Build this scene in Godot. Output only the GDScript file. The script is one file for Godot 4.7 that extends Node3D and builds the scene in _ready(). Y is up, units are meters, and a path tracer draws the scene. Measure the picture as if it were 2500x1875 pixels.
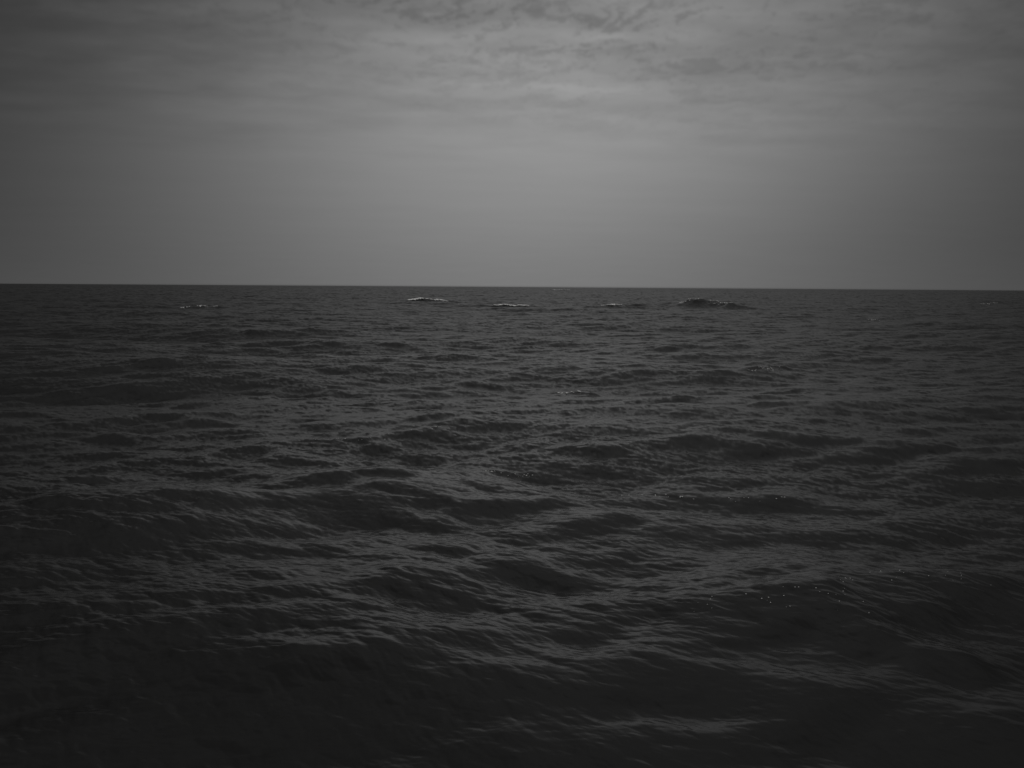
extends Node3D
# A dark, choppy open sea under thin layered cloud, seen from the deck of a small boat.

const EYE := 2.6            # eye height above the mean sea level
const FOV := 48.0
const SLOPE_A := 0.088      # root mean square slopes of the waves, the wavelets and the ripples
const SLOPE_B := 0.128
const SLOPE_C := 0.115
const SKY_OVERHEAD := 0.5   # what the deck overhead gains over the dim part above the frame

const STEEP := [            # one end of the crest (x, z), the other end, height, width of the face, how far the crest bows towards the eye
	[20.64, -120.43, 30.53, -108.80, 0.95, 1.91, 0.85],
	[-19.57, -134.29, -8.40, -139.02, 0.72, 2.10, -2.10],
	[-9.06, -110.60, 3.78, -110.91, 0.35, 1.10, 2.20],
	[9.26, -112.10, 24.17, -116.95, 0.48, 1.51, 0.95],
	[-3.38, -98.47, 12.15, -95.87, 0.25, 2.05, 2.84],
	[-16.69, -43.99, -9.20, -46.24, 0.19, 1.14, 0.35],
	[-16.97, -34.29, -14.47, -34.17, 0.10, 0.56, -0.23],
	[-9.05, -36.89, -3.47, -36.63, 0.21, 1.35, 0.44],
	[-8.85, -28.32, -2.03, -32.22, 0.11, 0.81, 0.46],
	[4.86, -34.98, 15.35, -38.19, 0.16, 1.02, -0.33],
	[2.93, -25.57, 10.28, -28.32, 0.23, 0.84, 0.39],
	[0.20, -22.16, 2.50, -21.79, 0.10, 0.37, -0.55],
	[34.27, -101.62, 46.84, -102.51, 0.30, 2.01, 1.24],
	[27.38, -69.08, 31.79, -68.53, 0.23, 0.74, -0.30],
	[16.73, -46.50, 21.40, -48.37, 0.18, 1.16, -0.05],
	[2.55, -44.12, 5.11, -43.31, 0.12, 0.68, -0.74],
	[1.31, -18.60, 6.73, -20.10, 0.09, 0.62, 0.20],
	[6.32, -21.95, 7.97, -21.48, 0.07, 0.32, -0.52],
	[3.72, -16.73, 8.16, -18.14, 0.12, 0.78, -0.21],
	[7.02, -20.24, 10.01, -19.47, 0.11, 0.71, -0.50],
	[-3.53, -13.34, 0.16, -15.37, 0.08, 0.53, 0.08],
	[-6.61, -21.07, -3.93, -21.22, 0.10, 0.66, 0.03],
	[-8.06, -19.61, -5.78, -20.22, 0.07, 0.58, -0.18],
	[-7.83, -15.57, -5.49, -15.67, 0.09, 0.67, -0.32],
	[-6.66, -10.59, -1.00, -10.91, 0.15, 1.47, 0.61],
	[-2.71, -10.84, -0.98, -10.96, 0.06, 0.46, -0.09],
	[-0.74, -11.46, 0.69, -11.82, 0.04, 0.27, -0.30],
	[-1.45, -9.16, 0.72, -9.95, 0.08, 0.51, -0.32],
	[1.12, -11.04, 4.06, -10.76, 0.03, 0.24, 0.16],
	[2.40, -10.03, 4.64, -9.85, 0.02, 0.22, -0.01],
	[1.13, -6.75, 4.88, -7.54, 0.18, 0.88, -0.16],
	[-1.71, -6.66, 0.65, -7.60, 0.06, 0.57, -0.32],
	[-1.93, -5.22, 0.11, -6.31, 0.04, 0.45, 0.04],
	[-0.86, -4.86, 0.57, -4.63, 0.03, 0.31, -0.14],
	[5.06, -13.03, 8.38, -13.45, 0.05, 0.30, -0.09],
	[0.48, -13.84, 4.19, -12.89, 0.07, 0.59, -0.36],
	[1.45, -5.98, 3.69, -5.31, 0.07, 0.75, -0.43],
	[-5.84, -8.07, -2.69, -8.36, 0.08, 0.87, -0.04],
	[1.70, -9.25, 3.15, -8.91, 0.03, 0.25, -0.17],
	[-37.13, -94.43, -33.12, -98.71, 0.28, 1.02, 0.15],
	[80.17, -150.64, 85.30, -150.94, 0.40, 1.47, 0.96],
	[26.36, -687.82, 48.88, -686.58, 0.87, 3.21, -5.71],
	[592.94, -3977.95, 668.16, -3966.00, 1.17, 15.92, -24.48],
	[-4.83, -12.05, -2.09, -13.38, 0.07, 0.57, -0.37],
]

var tiles := []             # wave tiles: {n, size, h_and_slopes}
var swells := []            # single steep waves that stand out of the chop
var rough_noise := FastNoiseLite.new()
var crest_noise := FastNoiseLite.new()


func _ready() -> void:
	_camera()
	_sky_and_sun()
	_make_waves()
	_water()
	_whitecaps_and_glints()


# ------------------------------------------------------------------ camera, sky, sun

func _camera() -> void:
	var c := Camera3D.new()
	c.name = "camera"
	c.fov = FOV
	c.near = 0.1
	c.far = 60000.0
	c.position = Vector3(0, EYE, 0)
	c.rotation = Vector3(deg_to_rad(-6.42), 0, deg_to_rad(0.39))
	add_child(c)


func _sky_and_sun() -> void:
	var e := Environment.new()
	e.background_mode = Environment.BG_SKY
	e.tonemap_mode = Environment.TONE_MAPPER_LINEAR
	e.tonemap_exposure = 0.3
	e.sdfgi_enabled = true
	e.ssao_enabled = true
	e.ssil_enabled = true
	var m := PanoramaSkyMaterial.new()
	m.panorama = ImageTexture.create_from_image(_sky_picture())
	var s := Sky.new()
	s.sky_material = m
	e.sky = s
	var w := WorldEnvironment.new()
	w.name = "sky"
	w.environment = e
	w.set_meta("kind", "structure")
	add_child(w)
	var sun := DirectionalLight3D.new()
	sun.name = "sun"
	sun.light_energy = 1.1
	sun.light_color = Color(1, 0.995, 0.985)
	sun.light_angular_distance = 0.5
	sun.shadow_enabled = true
	sun.rotation = Vector3(deg_to_rad(-60.0), deg_to_rad(180.0 - 100.0), 0)
	add_child(sun)


# Radiance of the clouded sky towards azimuth az (0 = the way the camera looks) and elevation el, in radians.
func _sky_picture() -> Image:
	var wide := 3072
	var high := 1536
	var im := Image.create(wide, high, false, Image.FORMAT_RGBF)
	var soft := FastNoiseLite.new()
	soft.seed = 11
	soft.noise_type = FastNoiseLite.TYPE_SIMPLEX_SMOOTH
	soft.frequency = 1.0
	soft.fractal_octaves = 6
	soft.fractal_gain = 0.55
	var bits := FastNoiseLite.new()
	bits.seed = 5
	bits.noise_type = FastNoiseLite.TYPE_SIMPLEX_SMOOTH
	bits.frequency = 1.0
	bits.fractal_octaves = 4
	bits.fractal_gain = 0.55
	var where := FastNoiseLite.new()
	where.seed = 3
	where.frequency = 0.6
	where.fractal_octaves = 3
	for j in high:
		var el := (0.5 - (j + 0.5) / high) * PI
		if el < -0.004:
			im.fill_rect(Rect2i(0, j, wide, high - j), Color(0.22, 0.22, 0.22))
			break
		var step := 1 if el < 0.62 else 4
		var y := sin(el)
		for i0 in range(0, wide, step):
			var az := (i0 + 0.5 * step) / wide * TAU
			if az > PI:
				az -= TAU
			# the cloud deck is painted brightest ahead and darker sideways, for lens falloff
			var d := sin(az * 0.5) * 2.0
			var side := exp(-pow(absf(d - 0.015 - 0.22 * maxf(0.0, el - 0.05)) / 0.41, 2.0))
			var up := exp(-pow((el - 0.18) / (0.165 if el < 0.18 else 0.22), 2.0))
			var v := 0.04 + 0.115 * exp(-el / 0.09) + side * (0.28 + 0.62 * up)
			v += SKY_OVERHEAD * smoothstep(0.30, 1.0, el)
			if el > 0.002:
				var t := 1.0 / (y + 0.05)
				var px := sin(az) * cos(el) * t
				var pz := -cos(az) * cos(el) * t
				var far := smoothstep(0.10, 0.28, el)
				var veil := soft.get_noise_2d(px * 0.7 + 4.0 + pz * 0.25, pz * 1.3)
				v *= 1.0 + 0.20 * veil * (0.15 + 0.85 * far)
				var wisp := soft.get_noise_2d(px * 1.9 - 7.0 + pz * 0.5, pz * 3.4 + 3.0)
				v *= 1.0 + 0.15 * wisp * far
				var bend := 0.16 * soft.get_noise_2d(px * 2.2 + 31.0, pz * 2.2)
				var slant := 0.14 * soft.get_noise_2d(px * 2.2, pz * 2.2 - 17.0)
				var qx := px + bend
				var qz := pz + slant
				# broken dark undersides of very uneven size, in patches
				var lump := 0.45 * bits.get_noise_2d(qx * 4.5 + qz * 1.0, qz * 4.2 - qx * 1.2) + 0.95 * bits.get_noise_2d(qx * 12.0 + 3.0, qz * 9.0 - qx * 3.0)
				lump += 0.65 * where.get_noise_2d(qx * 1.9 + 7.3, qz * 3.0)
				var patch := exp(-pow((az - 0.06) / 0.38, 2.0)) * smoothstep(0.14, 0.31, el + 0.08 * az)
				patch += 0.35 * smoothstep(0.22, 0.36, el)
				v *= 1.0 - 0.26 * clampf(patch, 0.0, 1.0) * smoothstep(-0.12, 0.65, lump)
				# pale torn streaks lower down
				var streak := where.get_noise_2d(qx * 1.1 + qz * 0.5 - 12.0, qz * 3.6 + 5.0)
				v *= 1.0 + 0.10 * far * smoothstep(0.05, 0.45, streak) - 0.10 * far * smoothstep(0.05, 0.45, -streak)
			var c := Color(v, v, v)
			for k in step:
				im.set_pixel(i0 + k, j, c)
	return im


# ------------------------------------------------------------------ waves

# One inverse fast Fourier transform of length n over rows, in place.
func _fft_rows(re: PackedFloat32Array, im: PackedFloat32Array, n: int) -> Array:
	var bits := int(round(log(n) / log(2)))
	var turn := PackedInt32Array()
	turn.resize(n)
	for i in n:
		var r := 0
		for b in bits:
			if i & (1 << b):
				r |= 1 << (bits - 1 - b)
		turn[i] = r
	var cs := PackedFloat32Array()
	var sn := PackedFloat32Array()
	for i in n / 2:
		cs.append(cos(TAU * i / n))
		sn.append(sin(TAU * i / n))
	for row in n:
		var a := re.slice(row * n, row * n + n)
		var b := im.slice(row * n, row * n + n)
		var x := PackedFloat32Array()
		var y := PackedFloat32Array()
		x.resize(n)
		y.resize(n)
		for i in n:
			x[i] = a[turn[i]]
			y[i] = b[turn[i]]
		var half := 1
		while half < n:
			var stride := n / (half * 2)
			for k in half:
				var c := cs[k * stride]
				var s := sn[k * stride]
				var p := k
				while p < n:
					var q := p + half
					var tr := x[q] * c - y[q] * s
					var ti := x[q] * s + y[q] * c
					x[q] = x[p] - tr
					y[q] = y[p] - ti
					x[p] += tr
					y[p] += ti
					p += half * 2
			half *= 2
		for i in n:
			re[row * n + i] = x[i]
			im[row * n + i] = y[i]
	return [re, im]


func _transposed(a: PackedFloat32Array, n: int) -> PackedFloat32Array:
	var t := PackedFloat32Array()
	t.resize(n * n)
	for i in n:
		for j in n:
			t[j * n + i] = a[i * n + j]
	return t


func _to_space(re: PackedFloat32Array, im: PackedFloat32Array, n: int) -> PackedFloat32Array:
	var one := _fft_rows(re, im, n)
	var two := _fft_rows(_transposed(one[0], n), _transposed(one[1], n), n)
	return _transposed(two[0], n)


# A tile of wind waves between two wavelengths. slope: its root mean square slope. chop: how far crests are pinched.
func _tile(seed_: int, n: int, size: float, longest: float, shortest: float, peak: float, slope: float, chop: float, systems: Array) -> void:
	var rng := RandomNumberGenerator.new()
	rng.seed = seed_
	var hr := PackedFloat32Array()
	var hi := PackedFloat32Array()
	var xr := PackedFloat32Array()
	var xi := PackedFloat32Array()
	var zr := PackedFloat32Array()
	var zi := PackedFloat32Array()
	for a in [hr, hi, xr, xi, zr, zi]:
		a.resize(n * n)
	var total := 0.0
	for iz in n:
		var kz := TAU * (iz if iz < n / 2 else iz - n) / size
		for ix in n:
			var kx := TAU * (ix if ix < n / 2 else ix - n) / size
			var k := sqrt(kx * kx + kz * kz)
			if k < TAU / longest or k > TAU / shortest:
				continue
			var a := atan2(kx, kz)
			var share := 0.0
			for s in systems:
				var c := cos(a - s[0])
				if c > 0.0:
					share += s[2] * pow(c, s[1])
			if share <= 0.0:
				continue
			var kp := TAU / peak
			var amp := pow(k, -2.0) * exp(-0.625 * kp * kp / (k * k)) * sqrt(share)
			var g1 := rng.randfn()
			var g2 := rng.randfn()
			var re := amp * g1
			var im := amp * g2
			var at := iz * n + ix
			hr[at] = re
			hi[at] = im
			xr[at] = -im * kx / k
			xi[at] = re * kx / k
			zr[at] = -im * kz / k
			zi[at] = re * kz / k
			total += 0.5 * k * k * (re * re + im * im)
	var f := slope / sqrt(total)
	var h := _to_space(hr, hi, n)
	var dx := _to_space(xr, xi, n)
	var dz := _to_space(zr, zi, n)
	# crests pinched together: the height is looked up where the water came from
	var cell := size / n
	var mask := n - 1
	var pinched := PackedFloat32Array()
	pinched.resize(n * n)
	var kf := f * chop / cell
	for iz in n:
		for ix in n:
			var u := float(ix)
			var w := float(iz)
			for pass_ in 3:
				var at := (int(floor(w + 0.5)) & mask) * n + (int(floor(u + 0.5)) & mask)
				u = ix - kf * dx[at] * -1.0
				w = iz - kf * dz[at] * -1.0
			var fu := floorf(u)
			var fw := floorf(w)
			var i0 := int(fu) & mask
			var i1 := (i0 + 1) & mask
			var j0 := (int(fw) & mask) * n
			var j1 := ((int(fw) + 1) & mask) * n
			u -= fu
			w -= fw
			pinched[iz * n + ix] = f * lerpf(lerpf(h[j0 + i0], h[j0 + i1], u), lerpf(h[j1 + i0], h[j1 + i1], u), w)
	var all := PackedColorArray()
	all.resize(n * n)
	for iz in n:
		for ix in n:
			var sx := (pinched[iz * n + ((ix + 1) & mask)] - pinched[iz * n + ((ix - 1) & mask)]) / (2.0 * cell)
			var sz := (pinched[((iz + 1) & mask) * n + ix] - pinched[((iz - 1) & mask) * n + ix]) / (2.0 * cell)
			all[iz * n + ix] = Color(pinched[iz * n + ix], sx, sz)
	tiles.append({"n": n, "cell": cell, "all": all})


func _make_waves() -> void:
	rough_noise.seed = 21
	rough_noise.frequency = 0.16
	rough_noise.fractal_octaves = 3
	crest_noise.seed = 8
	crest_noise.frequency = 0.25
	crest_noise.fractal_octaves = 4
	for d in STEEP:
		var a := Vector2(d[0], d[1])
		var b := Vector2(d[2], d[3])
		var along := (b - a).normalized()
		var across := Vector2(-along.y, along.x)
		if across.dot(a + b) > 0.0:
			across = -across
		swells.append({"a": a, "along": along, "across": across, "length": a.distance_to(b), "high": d[4], "front": d[5], "back": d[5] * 1.7, "bow": d[6] / d[5], "mid": (a + b) * 0.5, "reach": a.distance_to(b) * 0.75 + 9.0 * d[5]})
	_tile(101, 256, 103.0, 16.0, 1.4, 3.6, SLOPE_A, 2.1, [[0.42, 14.0, 1.0], [-0.38, 14.0, 0.7], [0.0, 2.0, 0.08]])
	_tile(202, 256, 24.3, 1.4, 0.30, 9.0, SLOPE_B, 2.1, [[0.20, 12.0, 1.0], [-0.60, 12.0, 0.7], [0.0, 2.0, 0.08]])
	_tile(303, 512, 4.3, 0.30, 0.02, 9.0, SLOPE_C, 1.3, [[0.2, 9.0, 1.0], [-0.45, 9.0, 0.8], [0.0, 1.0, 0.06]])
	_tile(404, 256, 211.0, 38.0, 8.0, 17.0, 0.055, 2.6, [[0.30, 30.0, 1.0], [-0.50, 30.0, 0.8]])


# (height, slope along x, slope along z) of a tile at a place
func _look(t: Dictionary, x: float, z: float) -> Color:
	var n: int = t.n
	var all: PackedColorArray = t.all
	var u: float = x / t.cell
	var w: float = z / t.cell
	var fu := floorf(u)
	var fw := floorf(w)
	var mask := n - 1
	var i0 := int(fu) & mask
	var i1 := (i0 + 1) & mask
	var j0 := (int(fw) & mask) * n
	var j1 := ((int(fw) + 1) & mask) * n
	u -= fu
	return all[j0 + i0].lerp(all[j0 + i1], u).lerp(all[j1 + i0].lerp(all[j1 + i1], u), w - fw)


# (height, slope x, slope z) of the sea at a place; spacing: the distance between the vertices around
func sea(x: float, z: float, spacing: float, near_swells: Array) -> Color:
	var c := _look(tiles[0], x, z) + _look(tiles[3], x + 31.0, z)
	var b := _look(tiles[1], x * 0.966 - z * 0.259 + 5.1, z * 0.966 + x * 0.259)
	var d := _look(tiles[2], x * 0.921 + z * 0.391, z * 0.921 - x * 0.391 + 2.7)
	var gust := 1.0 + 0.55 * rough_noise.get_noise_2d(x, z * 1.6) + 0.6 * c.r
	var fa := _left(spacing, 2.0, 12.0, 0.8)
	var fb := _left(spacing, 0.3, 2.5, 0.9)
	var fd := _left(spacing, 0.05, 0.6, 0.8) * gust
	var h := c.r + b.r * fb + d.r * fd
	var sx := c.g * fa + (b.g * 0.966 + b.b * 0.259) * fb + (d.g * 0.921 - d.b * 0.391) * fd
	var sz := c.b * fa + (b.b * 0.966 - b.g * 0.259) * fb + (d.b * 0.921 + d.g * 0.391) * fd
	for s in near_swells:
		var o := _swell(s, x, z)
		h += o.r
		sx += o.g
		sz += o.b
	return Color(h, sx, sz)


# The share of a kind of wave that a mesh of this spacing still carries as shape.
func _left(spacing: float, whole: float, gone: float, floor_: float) -> float:
	var t := clampf((log(spacing) - log(whole)) / (log(gone) - log(whole)), 0.0, 1.0)
	return lerpf(1.0, floor_, t * t * (3.0 - 2.0 * t))


# How far the crest line strays towards the eye at this share of its length.
func _wander(s: Dictionary, t: float) -> float:
	return s.front * (1.3 * crest_noise.get_noise_2d(t * s.length / s.front * 0.8, s.a.x * 3.1) + s.bow * (1.0 - 4.0 * (t - 0.5) * (t - 0.5)))


func _swell_height(s: Dictionary, x: float, z: float) -> float:
	var px: float = x - s.a.x
	var pz: float = z - s.a.y
	var t: float = (px * s.along.x + pz * s.along.y) / s.length
	if t < -0.25 or t > 1.25:
		return 0.0
	var o: float = t * s.length / s.front
	var u: float = px * s.across.x + pz * s.across.y - _wander(s, t)     # towards the eye
	var e := smoothstep(-0.25, 0.3, t) * (1.0 - smoothstep(0.7, 1.25, t))
	e *= maxf(0.25, 0.9 + 0.6 * crest_noise.get_noise_2d(o * 1.5, s.a.y + 40.0))
	var q: float = u / (s.front if u > 0.0 else s.back)
	if q * q > 9.0:
		return 0.0
	return s.high * e * maxf(0.0, exp(-1.15 * (sqrt(q * q + 0.03) - 0.17)) - 0.045)


func _swell(s: Dictionary, x: float, z: float) -> Color:
	var h := _swell_height(s, x, z)
	var g: float = 0.05 * s.front
	return Color(h, (_swell_height(s, x + g, z) - h) / g, (_swell_height(s, x, z + g) - h) / g)


# ------------------------------------------------------------------ the sheet of water

# How far apart the rings of the mesh lie at this distance.
func _gap(r: float) -> float:
	return clampf(r * r / EYE * 0.0011, 0.01, maxf(0.13, maxf(r * 0.0048, r * r * 4e-6)))


func _water() -> void:
	var angles := PackedFloat32Array()
	var dense := deg_to_rad(40.0)
	var count := 720
	for i in count + 1:
		angles.append(-dense + 2.0 * dense * i / count)
	var grow := 0.004
	var a := dense
	var outer := PackedFloat32Array()
	while a + grow < PI:
		a += grow
		outer.append(a)
		grow = minf(grow * 1.25, 0.16)
	outer.append(PI)
	for o in outer:
		angles.append(o)
		angles.insert(0, -o)
	var radii := PackedFloat32Array([0.02, 0.8, 1.6, 2.3, 2.9])
	var r := 3.3
	while r < 30000.0:
		radii.append(r)
		r += _gap(r)
	radii.append(30000.0)
	var cols := angles.size()
	var rows := radii.size()
	var sines := PackedFloat32Array()
	var cosines := PackedFloat32Array()
	for t in angles:
		sines.append(sin(t))
		cosines.append(cos(t))
	var verts := PackedVector3Array()
	var norms := PackedVector3Array()
	verts.resize(rows * cols)
	norms.resize(rows * cols)
	var uvs := PackedVector2Array()
	uvs.resize(rows * cols)
	var rough := Image.create(256, 4, false, Image.FORMAT_RGBF)
	var at := 0
	for j in rows:
		r = radii[j]
		var gap: float = (radii[j + 1] - r) if j + 1 < rows else 30.0
		# ripples too short for the mesh are roughness: their mean square slopes, where each kind has faded out
		var ripple := pow(_left(gap, 0.05, 0.6, 0.8), 2.0)
		var wavelet := pow(_left(gap, 0.3, 2.5, 0.9), 2.0)
		var wave := pow(_left(gap, 2.0, 12.0, 0.8), 2.0)
		var alpha := sqrt(0.0006 + 1.7 * (SLOPE_C * SLOPE_C * (1.0 - ripple) + SLOPE_B * SLOPE_B * (1.0 - wavelet) + SLOPE_A * SLOPE_A * (1.0 - wave)))
		var across := clampf(log(maxf(r, 1.0)) / log(30000.0), 0.0, 1.0)
		var pixel := int(across * 255.0)
		for k in range(pixel, 256):
			rough.fill_rect(Rect2i(k, 0, 1, 4), Color(sqrt(alpha), sqrt(alpha), sqrt(alpha)))
		var fall := 1.0 - smoothstep(2500.0, 8500.0, r)
		var row_swells := swells.filter(func(w): return absf(w.mid.length() - r) < w.reach)
		var near := []
		for i in cols:
			var x := r * sines[i]
			var z := -r * cosines[i]
			if i % 25 == 0:
				var k := mini(i + 12, cols - 1)
				var m := Vector2(r * sines[k], -r * cosines[k])
				var half := r * absf(angles[mini(i + 24, cols - 1)] - angles[i])
				near = row_swells.filter(func(w): return m.distance_to(w.mid) < w.reach + half)
			var c := sea(x, z, gap, near)
			verts[at] = Vector3(x, c.r * fall, z)
			uvs[at] = Vector2(across * 0.99 + 0.005, 0.5)
			norms[at] = Vector3(-c.g, 1.0, -c.b).normalized()
			at += 1
	var index := PackedInt32Array()
	index.resize((rows - 1) * (cols - 1) * 6)
	at = 0
	for j in rows - 1:
		for i in cols - 1:
			var p := j * cols + i
			index[at] = p
			index[at + 1] = p + cols
			index[at + 2] = p + 1
			index[at + 3] = p + 1
			index[at + 4] = p + cols
			index[at + 5] = p + cols + 1
			at += 6
	var arrays := []
	arrays.resize(Mesh.ARRAY_MAX)
	arrays[Mesh.ARRAY_VERTEX] = verts
	arrays[Mesh.ARRAY_NORMAL] = norms
	arrays[Mesh.ARRAY_TEX_UV] = uvs
	arrays[Mesh.ARRAY_INDEX] = index
	var mesh := ArrayMesh.new()
	mesh.add_surface_from_arrays(Mesh.PRIMITIVE_TRIANGLES, arrays)
	var m := StandardMaterial3D.new()
	m.resource_name = "sea water"
	m.albedo_color = Color(0.0125, 0.0125, 0.0125).linear_to_srgb()
	m.roughness = 1.0
	m.roughness_texture = ImageTexture.create_from_image(rough)
	m.texture_repeat = false
	m.metallic_specular = 0.315
	mesh.surface_set_material(0, m)
	var o := MeshInstance3D.new()
	o.name = "water"
	o.mesh = mesh
	o.set_meta("kind", "structure")
	o.set_meta("label", "dark choppy grey sea reaching from the foreground to the horizon")
	add_child(o)


# ------------------------------------------------------------------ foam and painted glints

# [steep wave, from and to along its crest, from and to down its face (in face widths), clots, size, label]
const FOAM_AND_GLINTS := [  # the finest specks stand in for sun glints, as white clots
	[1, 0.34, 0.60, -0.22, 0.20, 300, 0.17, "brightest white whitecap, left of centre just below the horizon, spilling down to the right"],
	[1, 0.62, 0.86, -0.10, 0.30, 90, 0.12, "thin trail of foam running down right from the brightest left whitecap"],
	[2, 0.52, 0.86, -0.22, 0.30, 280, 0.125, "long low white whitecap near the middle, right of the brightest one"],
	[3, 0.14, 0.30, -0.20, 0.40, 140, 0.13, "short broken white fleck between the middle whitecap and the dark peaked wave"],
	[0, 0.20, 0.45, -0.20, 0.55, 56, 0.085, "sparse foam on the top of the dark peaked wave right of centre"],
	[0, 0.52, 0.80, -0.10, 0.55, 70, 0.085, "foam streak low on the right shoulder of the dark peaked wave"],
	[10, 0.52, 0.72, 0.10, 0.75, 26, 0.02, "small sun glints, made as white flecks, on the face of a long dark wave right of centre"],
	[11, 0.40, 0.65, 0.00, 0.50, 36, 0.02, "few sun glints made as white specks on a small pointed dark wave near the centre"],
	[13, 0.25, 0.75, 0.00, 0.50, 36, 0.04, "faint sun glints made as white flecks on a far crest towards the right edge"],
	[39, 0.15, 0.90, -0.20, 0.45, 50, 0.075, "pair of faint white flecks far out near the left side"],
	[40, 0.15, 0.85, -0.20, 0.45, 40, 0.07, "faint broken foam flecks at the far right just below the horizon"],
	[41, 0.20, 0.85, -0.30, 0.30, 110, 0.36, "tiny whitecap touching the horizon just right of the middle whitecap"],
	[30, 0.08, 0.62, 0.02, 0.75, 44, 0.0048, "scatter of sun glints made as tiny white specks on the big dark wave in the right foreground"],
	[30, 0.62, 0.95, 0.05, 0.60, 12, 0.0045, "few painted sun glints towards the right end of the big foreground wave"],
	[28, 0.10, 0.90, 0.00, 0.60, 26, 0.008, "thin line of painted sun glints along a low wave right of centre, before the middle distance"],
	[26, 0.30, 0.75, 0.00, 0.50, 24, 0.009, "tiny painted sun glints on a small pointed wave at the centre of the sea"],
	[20, 0.10, 0.70, -0.10, 0.40, 24, 0.009, "few painted sun glints on a slanting low crest left of centre"],
	[42, 0.35, 0.65, -0.30, 0.30, 60, 0.45, "single tiny white speck on the horizon above the dark peaked wave"],
]


func _clot(st: SurfaceTool, rng: RandomNumberGenerator, at: Vector3, size: float) -> void:
	var g := (1.0 + sqrt(5.0)) / 2.0
	var p := []
	for q in [Vector3(-1, g, 0), Vector3(1, g, 0), Vector3(-1, -g, 0), Vector3(1, -g, 0), Vector3(0, -1, g), Vector3(0, 1, g), Vector3(0, -1, -g), Vector3(0, 1, -g), Vector3(g, 0, -1), Vector3(g, 0, 1), Vector3(-g, 0, -1), Vector3(-g, 0, 1)]:
		p.append(at + q * Vector3(1.25, 0.55, 0.9) * size * 0.53 * rng.randf_range(0.6, 1.25))
	var f := [0, 11, 5, 0, 5, 1, 0, 1, 7, 0, 7, 10, 0, 10, 11, 1, 5, 9, 5, 11, 4, 11, 10, 2, 10, 7, 6, 7, 1, 8, 3, 9, 4, 3, 4, 2, 3, 2, 6, 3, 6, 8, 3, 8, 9, 4, 9, 5, 2, 4, 11, 6, 2, 10, 8, 6, 7, 9, 8, 1]
	for k in range(0, f.size(), 3):
		st.add_vertex(p[f[k]])
		st.add_vertex(p[f[k + 2]])
		st.add_vertex(p[f[k + 1]])


func _whitecaps_and_glints() -> void:
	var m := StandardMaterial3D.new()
	m.resource_name = "sea foam and glints"
	m.albedo_color = Color(0.85, 0.85, 0.85).linear_to_srgb()  # white of the foam, and of the specks painted for sun glints
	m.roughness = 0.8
	var rng := RandomNumberGenerator.new()
	rng.seed = 77
	var count := {}
	for d in FOAM_AND_GLINTS:
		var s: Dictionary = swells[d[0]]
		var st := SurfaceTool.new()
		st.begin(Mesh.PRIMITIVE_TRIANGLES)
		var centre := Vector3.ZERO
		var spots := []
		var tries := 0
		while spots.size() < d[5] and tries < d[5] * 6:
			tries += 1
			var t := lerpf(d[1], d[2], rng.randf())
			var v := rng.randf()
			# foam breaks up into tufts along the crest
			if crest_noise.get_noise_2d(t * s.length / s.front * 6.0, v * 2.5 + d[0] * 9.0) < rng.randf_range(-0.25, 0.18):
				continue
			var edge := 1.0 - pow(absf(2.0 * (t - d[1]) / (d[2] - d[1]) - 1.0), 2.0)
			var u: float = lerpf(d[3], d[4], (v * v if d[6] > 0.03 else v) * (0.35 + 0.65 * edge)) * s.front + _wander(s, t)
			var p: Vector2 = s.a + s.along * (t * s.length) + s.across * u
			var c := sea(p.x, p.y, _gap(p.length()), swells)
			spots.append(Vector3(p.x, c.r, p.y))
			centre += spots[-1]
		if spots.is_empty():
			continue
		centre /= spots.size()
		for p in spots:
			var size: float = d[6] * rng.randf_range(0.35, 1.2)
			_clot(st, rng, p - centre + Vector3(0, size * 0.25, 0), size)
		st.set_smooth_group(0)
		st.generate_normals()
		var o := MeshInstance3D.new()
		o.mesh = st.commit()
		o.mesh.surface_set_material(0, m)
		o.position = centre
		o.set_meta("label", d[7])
		# loose specks (far foam and painted glints) too small and too many to count are one patch; a whitecap is a thing
		var kind := "foam_and_glint_specks" if d[6] < 0.072 else "whitecap"
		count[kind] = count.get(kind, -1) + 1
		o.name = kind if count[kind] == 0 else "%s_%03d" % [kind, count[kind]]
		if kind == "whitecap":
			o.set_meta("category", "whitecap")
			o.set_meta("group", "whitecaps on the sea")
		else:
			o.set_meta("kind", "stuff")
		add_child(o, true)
